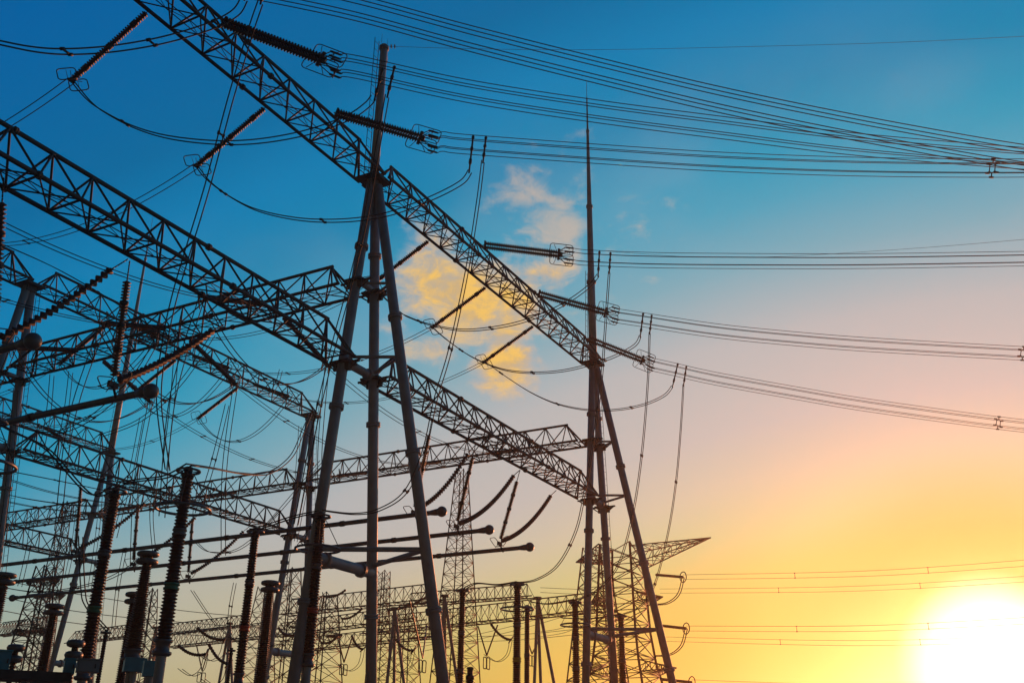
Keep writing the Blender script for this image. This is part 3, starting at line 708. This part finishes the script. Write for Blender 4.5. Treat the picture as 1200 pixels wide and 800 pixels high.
# ------------------------------------------------------------------ bushings and other columns
def shed_profile(p, q, r0, r1, pitch, n=14):
    L_ = (q - p).length; k = max(4, int(L_ / pitch)); prof = []
    for i in range(k):
        u0 = i / k; w = 1 / k; r = r0 + (r1 - r0) * (u0 + w / 2)
        prof += [(u0 + .1 * w, r * .74), (u0 + .45 * w, r), (u0 + .58 * w, r), (u0 + .9 * w, r * .74)]
    return [(0, r0 * .7)] + prof + [(1, r1 * .7)]
def bushing(px, z, zb, label, rt, rb, sections=3, band=None, rings='big', t=None, name='bushing', sup=True, supm='galv', supr=.16):
    """porcelain column: head pixel at height z, porcelain down to zb, steel support to the ground"""
    top = on_z(*px, z); x, y = top.x, top.y; P = lambda h: Vector((x, y, h))
    root = thing(name, label, 'bushing', P(0), 'porcelain columns of the switchyard')
    H = (z - .35) - zb; sec = H / sections
    for k in range(sections):
        a = zb + k * sec; b_ = a + sec - (.22 if k < sections - 1 else 0)
        f0, f1 = (a - zb) / H, (b_ - zb) / H
        ra, rbb = rb + (rt - rb) * f0, rb + (rt - rb) * f1
        bb = MB(); bb.lathe(P(a), P(b_), shed_profile(P(a), P(b_), ra, rbb, .105), 16); bb.build('porcelain_section', 'porcelain', root)
        if k < sections - 1:
            m = band if (k == 0 and band) else 'alu'
            bb = MB(); bb.lathe(P(b_), P(b_ + .22), [(0, rbb), (.0, rbb * 1.02), (.3, rbb * 1.08), (.3, rbb * .9), (.7, rbb * .9), (.7, rbb * 1.08), (1, rbb * 1.02)], 16)
            bb.build('phase_band' if m != 'alu' else 'collar', m, root)
    bb = MB(); bb.lathe(P(z - .35), P(z), [(0, rt * 1.05), (.3, rt * 1.05), (.35, rt * .7), (.8, rt * .7), (.85, rt), (1, rt * .6)], 16); bb.build('cap', 'fitting', root)
    if rings == 'discs':
        for h in (z - .12, z - .48):
            bb = MB(); bb.torus(P(h), UP, rt * 1.75, .12, 28, 8); bb.lathe(P(h - .03), P(h + .03), [(0, rt * 1.7), (1, rt * 1.7)], 20)
            bb.build('grading_ring', 'alu', root)
    if rings in ('big', 'small'):
        bb = MB(); bb.torus(P(z - .14), UP, rt * 1.9, .045, 28, 6)
        for a in range(4): an = math.pi / 2 * a + .4; bb.cyl(P(z - .14), P(z - .14) + Vector((math.cos(an), math.sin(an), 0)) * rt * 1.9, .02, n=5)
        bb.build('head_ring', 'alu', root)
    if rings == 'big':
        bb = MB(); Rg = .88; bb.torus(P(z - 1.45), UP, Rg, .05, 40, 8); go = bb.build('grading_ring', 'alu', root)
        for a in range(4):
            an = math.pi / 2 * a + .2; e = P(z - 1.45) + Vector((math.cos(an), math.sin(an), 0)) * Rg
            bar('ring_strut', go, P(z - .2) + (e - P(z - 1.45)) * .2, e, .016, 'fitting', 5)
    if sup:
        bb = MB(); bb.lathe(P(zb - .5), P(zb), [(0, rb * .9), (.1, rb * 1.15), (.25, rb * 1.15), (.3, rb * .85), (.8, rb * .85), (.85, rb * 1.1), (1, rb * 1.1)], 16); bb.build('base_flange', 'alu', root)
        bar('support_post', root, P(.05), P(zb - .5), supr, supm, 14)
        bb = MB(); bb.box(P(.12), D13, D23, UP, (.5, .5, .12)); bb.build('footing', 'concrete', root, False)
    return root
def zat(px, d): return on_d(px[0], px[1], d).z
bushing((225, 556), 11, zat((205, 758), d6), 'tallest brown bushing at the left with a wide ring and green band', .2, .26, 3, 'green', 'big')
bushing((-5, 503), 11, 5.5, 'dark bushing with wide ring cut by the left edge', .2, .26, 3, 'green', 'big')
bushing((140, 582), 11, zat((122, 790), d4), 'tall brown bushing with green band left of the tallest one', .2, .26, 3, 'green', 'small')
bushing((381, 606), 11, zat((371, 770), d10), 'brown bushing with wide ring in front of the nearest column leg', .2, .235, 3, 'red', 'big')
bushing((305, 626), 11, zat((293, 795), d8), 'slim brown bushing with red band left of the nearest column', .18, .22, 3, 'red', 'small')
bushing((613, 681), 11, zat((615, 812), d12), 'brown bushing with wide ring and yellow band right of centre', .2, .24, 3, 'yellow', 'big')
bushing((549, 690), 11, zat((549, 830), 56.6), 'brown bushing with small ring in front of the lattice mast', .18, .22, 3, None, 'small')
bushing((681, 701), 11, zat((686, 815), d13), 'brown bushing with wide ring just left of the pointed mast column', .2, .24, 3, None, 'big')
bushing((735, 716), 11, zat((741, 815), d14), 'rightmost reddish bushing between the legs of the pointed mast column', .2, .27, 2, None, 'small')
bushing((625, 708), 11, 3, 'slimmer bushing close behind the yellow-banded one', .17, .2, 3, None, 'small')
bushing((180, 656), 11, zat((167, 770), 50), 'tapered bushing with two rings on top, right of the tall green-banded ones', .23, .42, 1, None, 'discs')
bushing((324, 687), 11, zat((314, 812), 56), 'tapered bushing with two rings on top, beside the red-banded one', .23, .38, 1, None, 'discs')
bushing((13, 685), 11, 2.8, 'tapered bushing with two rings at the left edge', .27, .42, 1, None, 'discs')
bushing((72, 720), 10, 2.4, 'tapered bushing with two rings second from the left edge', .25, .45, 1, None, 'discs')
bushing((165, 704), 10, 3, 'bushing half hidden behind the tapered one with two rings', .2, .32, 1, None, 'discs')
bushing((133, 748), 7.2, 3, 'thin post with a ring between the two tall left bushings', .1, .12, 1, None, 'small', supr=.07)
bushing((280, 766), 7.2, 3, 'thin post with a ring below the lowest busbar', .1, .12, 1, None, 'small', supr=.07)
bushing((98, 761), 5.4, 3.6, 'short arrester with two discs on the blue cabinet', .1, .12, 1, None, 'discs', supr=.1)
bushing((28, 768), 5.4, 3.7, 'short arrester with two discs at the left corner', .1, .12, 1, None, 'discs', supr=.1)
bushing((560, 782), 4.4, 3.0, 'tiny arrester on a post low in the middle', .12, .12, 1, None, None, supr=.06)
# equipment platform in the bottom left corner
dp = 33.0
pl = thing('equipment_platform', 'dark steel platform edge along the bottom left corner', 'platform', on_d(45, 830, dp).xy.to_3d())
pa, pb = on_d(-60, 797, dp), on_d(92, 797, dp); zp = pa.z
bb = MB(); ax = (pb - pa); ax.z = 0; axn = ax.normalized(); ayn = UP.cross(axn)
ctr = (pa + pb) / 2; ctr.z = zp - .15
bb.box(ctr, axn, ayn, UP, (ax.length / 2, .7, .12)); bb.build('deck', 'lattice', pl, False)
for k in (-.9, -.3, .3, .9): q = ctr + axn * (ax.length / 2 * k); bar('leg', pl, Vector((q.x, q.y, .02)), q, .09, 'galv', 10)
def cabinet(px0, px1, py0, dd, m, label, extra=True):
    a, b_ = on_d(px0, py0, dd), on_d(px1, py0, dd); zt = a.z; zb_ = zp - .028
    root = thing('control_cabinet', label, 'cabinet', Vector(((a.x + b_.x) / 2, (a.y + b_.y) / 2, zb_)))
    c = (a + b_) / 2; c.z = (zt + zb_) / 2; hw = (b_ - a).xy.length / 2
    bb = MB(); bb.box(c, axn, ayn, UP, (hw, .28, (zt - zb_) / 2)); bb.build('case', m, root, False)
    bb = MB(); bb.box(c - ayn * .295, axn, ayn, UP, (hw * .86, .012, (zt - zb_) / 2 * .86)); bb.build('door', m, root, False)
    bb = MB(); bb.box(Vector((c.x, c.y, zt + .02)), axn, ayn, UP, (hw + .03, .32, .02)); bb.build('lid', m, root, False)
    bb = MB(); bb.box(c - ayn * .32 + axn * hw * .6, axn, ayn, UP, (.015, .015, .06)); bb.build('handle', 'fitting', root, False)
cabinet(8, 23, 777, dp, 'bluepaint', 'blue cabinet on the platform at the bottom left corner')
cabinet(85, 98, 785, dp, 'bluepaint', 'blue cabinet left of the grey one, under the green-banded bushing')
cabinet(100, 126, 785, dp - .9, 'greybox', 'grey cabinet at the foot of the green-banded bushing')
# tank housings under the tapered bushings
for px, w_, dd, lab in (((167, 789), 11, 50, 'blue tank cap under the tapered bushing with two rings'), ((186, 793), 8, 44, 'blue steel box beside the tallest bushing support')):
    q = on_d(*px, dd); hw = w_ / F * dd; o_ = thing('tank_housing', lab, 'tank', Vector((q.x, q.y, 0)))
    bb = MB(); bb.box(Vector((q.x, q.y, q.z)), axn, ayn, UP, (hw, hw * .8, .3)); bb.build('tank', 'bluepaint', o_, False)
    bar('support_post', o_, Vector((q.x, q.y, 0)), Vector((q.x, q.y, q.z - .3)), .15, 'galv', 10)

# ------------------------------------------------------------------ background lattice masts, gantries, lines
def lattice_tower(px, py, dist, label, wb, wt, ax=D13, n=14, leg_r=.09, arms=(), br=.04, waist=None):
    top = on_d(px, py, dist); H = top.z; base = Vector((top.x, top.y, 0)); ay = UP.cross(ax)
    root = thing('lattice_tower', label, 'pylon', base, 'distant lattice towers')
    wf = (lambda u: wb + (wt - wb) * u) if not waist else (lambda u: wb + (waist[1] - wb) * min(1, u / waist[0]) if u < waist[0] else waist[1] + (wt - waist[1]) * (u - waist[0]) / (1 - waist[0]))
    C = lambda u, a, c: base + UP * H * u + ax * a * wf(u) / 2 + ay * c * wf(u) / 2
    cs = ((1, 1), (1, -1), (-1, -1), (-1, 1)); br = br
    for a, c in cs:
        bb = MB(); bb.sweep([C(u / 8, a, c) for u in range(9)], leg_r, 5); bb.build('leg', 'lattice', root)
    bb = MB(); us = [1 - (1 - i / n) ** 1.0 for i in range(n + 1)]
    us = [i / n for i in range(n + 1)]
    us = [(1 - (1 - u) ** 1.35) if False else u ** .85 for u in us]
    for i in range(n):
        for k in range(4):
            A_, B_ = cs[k], cs[(k + 1) % 4]
            bb.cyl(C(us[i], *A_), C(us[i + 1], *B_), br, n=4); bb.cyl(C(us[i], *B_), C(us[i + 1], *A_), br, n=4)
            if i: bb.cyl(C(us[i], *A_), C(us[i], *B_), br, n=4)
    bb.build('bracing', 'lattice', root, kind='stuff')
    for (u, ln, th, adir, rise) in arms:
        bb = MB(); c0 = base + UP * H * u; w = wf(u) / 2; side = UP.cross(adir); m = 7
        tip = c0 + adir * ln + UP * rise
        cr = [c0 + adir * w + side * w * sd + UP * th * q for sd in (-1, 1) for q in (0, 1)]
        for q in cr: bb.cyl(q, tip, br * 1.3, n=4)
        for i in range(m):
            f, g_ = i / m, (i + 1) / m
            for x, y in ((0, 1), (2, 3), (0, 2), (1, 3)):
                bb.cyl(cr[x].lerp(tip, f), cr[y].lerp(tip, g_), br * .8, n=4); bb.cyl(cr[x].lerp(tip, f), cr[y].lerp(tip, f), br * .8, n=4)
        bb.build('crossarm', 'lattice', root, kind='stuff')
    return root
nd2 = -D23
lattice_tower(545, 552, 112, 'tall slim lattice mast behind the busbar balls in the centre', 5.2, 1.0, n=22, leg_r=.07, br=.035)
lattice_tower(733, 636, 100, 'wide lattice pylon behind the legs of the pointed mast column', 9.5, 3.2, n=13, leg_r=.12, br=.05, waist=(.55, 4.2),
    arms=((.9, 9.4, 1.8, nd2, 2.2), (.93, 5, 1.6, D23, .3), (.74, 4.2, 1.0, nd2, .5), (.74, 3.5, 1.0, D23, .3), (.45, 5.2, 1.0, nd2, .4), (.45, 4.2, 1.0, D23, .3), (.14, 6.5, 1.0, nd2, .4), (.14, 6, 1.0, D23, .3)))
lattice_tower(703, 640, 118, 'second lattice pylon close behind the pointed mast column', 7.5, 2.2, n=14, leg_r=.09, br=.045)
lattice_tower(84, 600, 140, 'distant slim lattice mast near the left edge', 3.4, .8, n=20, leg_r=.07, arms=((.62, 3, .5, D23, .4), (.62, 3, .5, nd2, .4)))
lattice_tower(186, 699, 130, 'distant lattice mast behind the tapered bushing', 4.5, .8, n=14, leg_r=.06)
lattice_tower(348, 672, 125, 'distant lattice tower left of the nearest column leg', 5.5, 1.6, n=12, leg_r=.08, arms=((.9, 2.6, .6, D23, .2), (.7, 3, .6, nd2, .2)))
lattice_tower(318, 694, 150, 'faint lattice tower behind the red-banded bushing', 6, 1.5, n=12, leg_r=.08)
lattice_tower(456, 672, 150, 'distant narrow lattice mast right of the nearest column', 3.2, 1.4, n=20, leg_r=.08)
lattice_tower(388, 700, 120, 'distant lattice tower behind the wide-ringed bushing', 6, 2, n=11, leg_r=.08, arms=((.75, 3, .6, D23, .2), (.75, 3, .6, nd2, .2)))
lattice_tower(485, 712, 135, 'distant lattice tower behind the two distant A-frames', 5, 1.6, n=11, leg_r=.08, arms=((.8, 6, .8, nd2, .2),))
lattice_tower(60, 676, 105, 'bluish lattice tower low at the left', 4, 1.2, n=12, leg_r=.08, arms=((.9, 2.4, .6, D23, .5), (.9, 2.4, .6, nd2, .5), (.66, 3, .6, D23, .5), (.66, 3, .6, nd2, .5)))
def far_beam(p0, p1, z, label, w=1.5, h=1.4, n=16):
    return truss(on_z(*p0, z), on_z(*p1, z), label, w, h, n, .07, .04, group='distant gantry beams', detail=False)
far_beam((480, 713), (634, 698), 18.5, 'upper distant beam right of the column brace, ending at the distant A-frame')
far_beam((436, 747), (725, 711), 16.5, 'lower distant beam running behind the banded bushings', 1.9, 1.9, 30)
far_beam((340, 727), (520, 704), 18.5, 'distant beam between the nearest column legs, upper one', 1.8, 1.8, 18)
far_beam((330, 752), (500, 727), 17.0, 'distant beam between the nearest column legs, middle one', 1.8, 1.6, 18)
far_beam((330, 772), (520, 748), 15.5, 'distant beam between the nearest column legs, lowest one', 1.8, 1.6, 18)
far_beam((205, 752), (302, 739), 18.5, 'distant beam behind the tallest bushing, upper one')
far_beam((205, 768), (330, 751), 16.5, 'distant beam behind the tallest bushing, lower one', 1.8, 1.8, 18)
far_beam((5, 759), (66, 750), 18.0, 'distant bluish beam at the left edge', 1.8, 1.8)
far_beam((90, 766), (175, 754), 17.0, 'distant beam between the left bushings', 1.6, 1.6)
def aframe(px, py, z, label, blue=False, r=.17, sp=.085):
    top = on_z(px, py, z); root = thing('gantry_column', label, 'gantry column', Vector((top.x, top.y, 0)), 'distant A-frame gantry columns')
    m = 'galv'
    for sd in (-1, 1): bar('leg', root, Vector((top.x, top.y, 0)) + D13 * sd * sp * z, top, r, m, 10)
    bar('leg', root, Vector((top.x, top.y, 0)) - D23 * .22 * z, top, r, m, 10)
    for h in (.45, .8):
        a = (Vector((top.x, top.y, 0)) - D13 * sp * z).lerp(top, h); b_ = (Vector((top.x, top.y, 0)) + D13 * sp * z).lerp(top, h); bar('cross_tube', root, a, b_, r * .8, m, 8)
    inst('head_plate', unit('cyl', 'joint', 8), root, top - UP * .1, top + UP * .15, .45)
aframe(637, 700, 18.5, 'distant three-legged column just right of the yellow-banded bushing')
aframe(470, 716, 17.5, 'distant three-legged column right of the nearest column middle leg')
aframe(277, 738, 18.5, 'distant three-legged column between tallest and red-banded bushings')
aframe(191, 745, 17.0, 'distant three-legged column right of the tapered bushing')
aframe(528, 700, 19., 'distant three-legged column hidden by the nearest brace')
# hanging V strings of the far gantries
for k, (a, b_, c, zz) in enumerate((((568, 734), (591, 732), (579, 768), 15), ((404, 752), (421, 750), (412, 780), 14.5), ((487, 706), (508, 735), (504, 773), 15.5), ((239, 765), (255, 762), (246, 794), 15), ((626, 748), (641, 746), (632, 765), 15))):
    A_, B_ = on_z(*a, zz), on_z(*b_, zz); dd = (hd(A_) + hd(B_)) / 2; cc = on_d(*c, dd)
    root = thing('v_string_insulator', ['small distant V string left of the yellow-banded bushing', 'small distant V string between the nearest column legs', 'small distant V string beside the nearest brace', 'small distant V string right of the tallest bushing', 'small distant V string inside the distant A-frame'][k], 'insulator', cc, 'distant V strings')
    for T in (A_, B_): bar('insulator_rod', root, cc, T, .075, 'redins', 8)
    for sg in (-1, 1):
        bb = MB(); racket(bb, cc - UP * .75 + D13 * .35 * sg, D13, UP, D23, .3, .55, .05); bb.build('corona_ring', 'fitting', root)
# distant dead-end strings with loops and lines at the right
FL = [((775, 669), (807, 671), (1230, 643), 100, 'red string of the upper distant line'), ((800, 732) if False else (778, 728), (812, 731), (1230, 711), 97, 'red string of the middle distant line'), ((783, 791), (820, 794), (1230, 787), 95, 'red string of the lowest distant line')]
for k, (a, b_, c, dd, lab) in enumerate(FL):
    A_, B_ = on_d(*a, dd), on_d(*b_, dd - 2)
    root = thing('tension_insulator', lab + ' at the right', 'insulator', A_, 'distant strings')
    inst('insulator_rod', unit('rod46', 'redins', 8), root, A_, B_, .14)
    bb = MB(); bb.torus(B_, (B_ - A_), .5, .05, 16, 5); bb.build('corona_ring', 'fitting', root)
    mid = ((b_[0] + c[0]) / 2, (b_[1] + c[1]) / 2 + 5)
    p = dpath([b_, mid, c], dd - 2, 80, 12)
    cable(twin(p, UP, .22), 'overhead_conductor', ['upper', 'middle', 'lowest'][k] + ' distant twin line crossing the yellow sky', 'power line', .017, 'distant twin lines', 2)
    if k < 2:
        q = dpath([b_, (b_[0] - 5, b_[1] + 20), (b_[0] - 18, b_[1] + 31), (b_[0] - 36, b_[1] + 33)], dd - 2, dd + 4, 5)
        cable(twin(q, D13, .3), 'jumper_loop', ['upper', 'lower'][k] + ' faint jumper loop hanging from a distant string at the right', 'cable', .05, 'distant jumper loops')
for k, (a, c, lab) in enumerate((((780, 688), (1230, 662), 'distant twin line just under the upper one'), ((785, 744), (1230, 733), 'distant twin line just under the middle one'))):
    p = dpath([a, ((a[0] + c[0]) / 2, (a[1] + c[1]) / 2 + 5), c], 108, 88, 12)
    cable(twin(p, UP, .22), 'overhead_conductor', lab + ' in the yellow sky', 'power line', .017, 'distant twin lines', 2)
# slanting strings of the distant gantries
for k, (a, b_, dd, lab) in enumerate((((583, 731), (607, 749), 100, 'left of the yellow-banded bushing'), ((239, 743), (272, 756), 90, 'just right of the tallest bushing'), ((253, 762), (277, 785), 85, 'low beside the thin ring post'), ((217, 764), (250, 774), 88, 'low behind the tallest bushing'),
    ((334, 741), (353, 749), 95, 'left of the nearest leg'), ((412, 695), (386, 703), 110, 'high between the nearest legs'), ((432, 716), (408, 729), 110, 'in the middle between the nearest legs'), ((404, 749), (384, 757), 105, 'under the beam between the nearest legs'), ((420, 748), (434, 764), 105, 'against the nearest middle leg'),
    ((472, 751), (493, 764), 100, 'right of the distant A-frame'), ((508, 700), (462, 718), 112, 'crossing the nearest brace'))):
    A_, B_ = on_d(*a, dd), on_d(*b_, dd)
    root = thing('tension_insulator', 'small distant slanting string ' + lab, 'insulator', A_, 'distant slanting strings')
    b = MB(); pts = sagspan(A_, B_, .35, 24); b.sweep(pts, lambda f: .15 if round(f * 24) % 2 else .1, 7); b.build('insulator_rod', 'redins', root)
    bb = MB(); bb.torus(B_, (B_ - A_), .4, .05, 14, 5); bb.build('corona_ring', 'fitting', root)
    q = dpath([b_, (b_[0] - 4, b_[1] + 18), (b_[0] - 16, b_[1] + 26), (b_[0] - 30, b_[1] + 18)], dd, dd + 5, 5)
    cable(twin(q, D13, .25), 'jumper_loop', 'faint hanging loop at the string ' + lab, 'cable', .03, 'distant hanging loops')
# earth wires
def ewire(px, dA, dB, label, r=.012): cable([dpath(px, dA, dB, 10)], 'earth_wire', label, 'wire', r, 'thin earth wires')
ewire([(446, 58), (560, 58.5), (700, 56), (900, 47), (1050, 39), (1230, 26)], 45, 44, 'thin earth wire from the flat mast top to the upper right', .011)
ewire([(697, 291), (800, 296), (900, 294), (980, 288), (1100, 277), (1230, 263)], 64, 58, 'thin earth wire leaving the pointed mast to the right', .011)
ewire([(7, 692), (60, 702), (140, 713), (260, 727), (480, 736)], 80, 110, 'thin wire low across the left yard, upper one', .03)
ewire([(5, 712), (100, 728), (230, 738), (480, 750)], 80, 110, 'thin wire low across the left yard, middle one', .03)
ewire([(5, 728), (100, 742), (230, 752), (480, 762)], 80, 115, 'thin wire low across the left yard, lowest one', .03)
for k, (a, b_) in enumerate((((500, 752), (720, 733)), ((500, 763), (720, 700)), ((640, 742), (700, 722)), ((640, 690), (760, 683)))):
    cable(twin(dpath([a, ((a[0] + b_[0]) / 2, (a[1] + b_[1]) / 2 + 4), b_], 130, 115, 6), UP, .3), 'overhead_conductor', ['faint twin line low between the distant gantries', 'faint twin line climbing right behind the banded bushings', 'faint short twin line left of the pointed mast column', 'faint twin line ending at the wide pylon'][k], 'power line', .03, 'faint far lines')
q = on_d(448, 58, 45)
root = thing('earth_wire_clamp', 'small twin-ring insulator at the flat mast top', 'insulator', q)
for k in (0, 1): bb = MB(); bb.torus(q + Vector((.12 + .2 * k, 0, 0)), Vector((1, 0, 0)), .1, .03, 14, 5); bb.build('ring', 'fitting', root)

# ------------------------------------------------------------------ evening haze
hz = MB(); hz.box(Vector((0, 0, 28.5)), Vector((1, 0, 0)), Vector((0, 1, 0)), UP, (2650, 2650, 29.5))
m = bpy.data.materials.new('haze_air'); m.use_nodes = True; t = m.node_tree; t.nodes.clear()
v = t.nodes.new('ShaderNodeVolumePrincipled'); ou = t.nodes.new('ShaderNodeOutputMaterial'); t.links.new(v.outputs[0], ou.inputs['Volume'])
v.inputs['Density'].default_value = .0005; v.inputs['Color'].default_value = (1, .76, .6, 1); v.inputs['Anisotropy'].default_value = .86
M['haze'] = m
o = hz.build('haze', 'haze', None, False); o['kind'] = 'stuff'
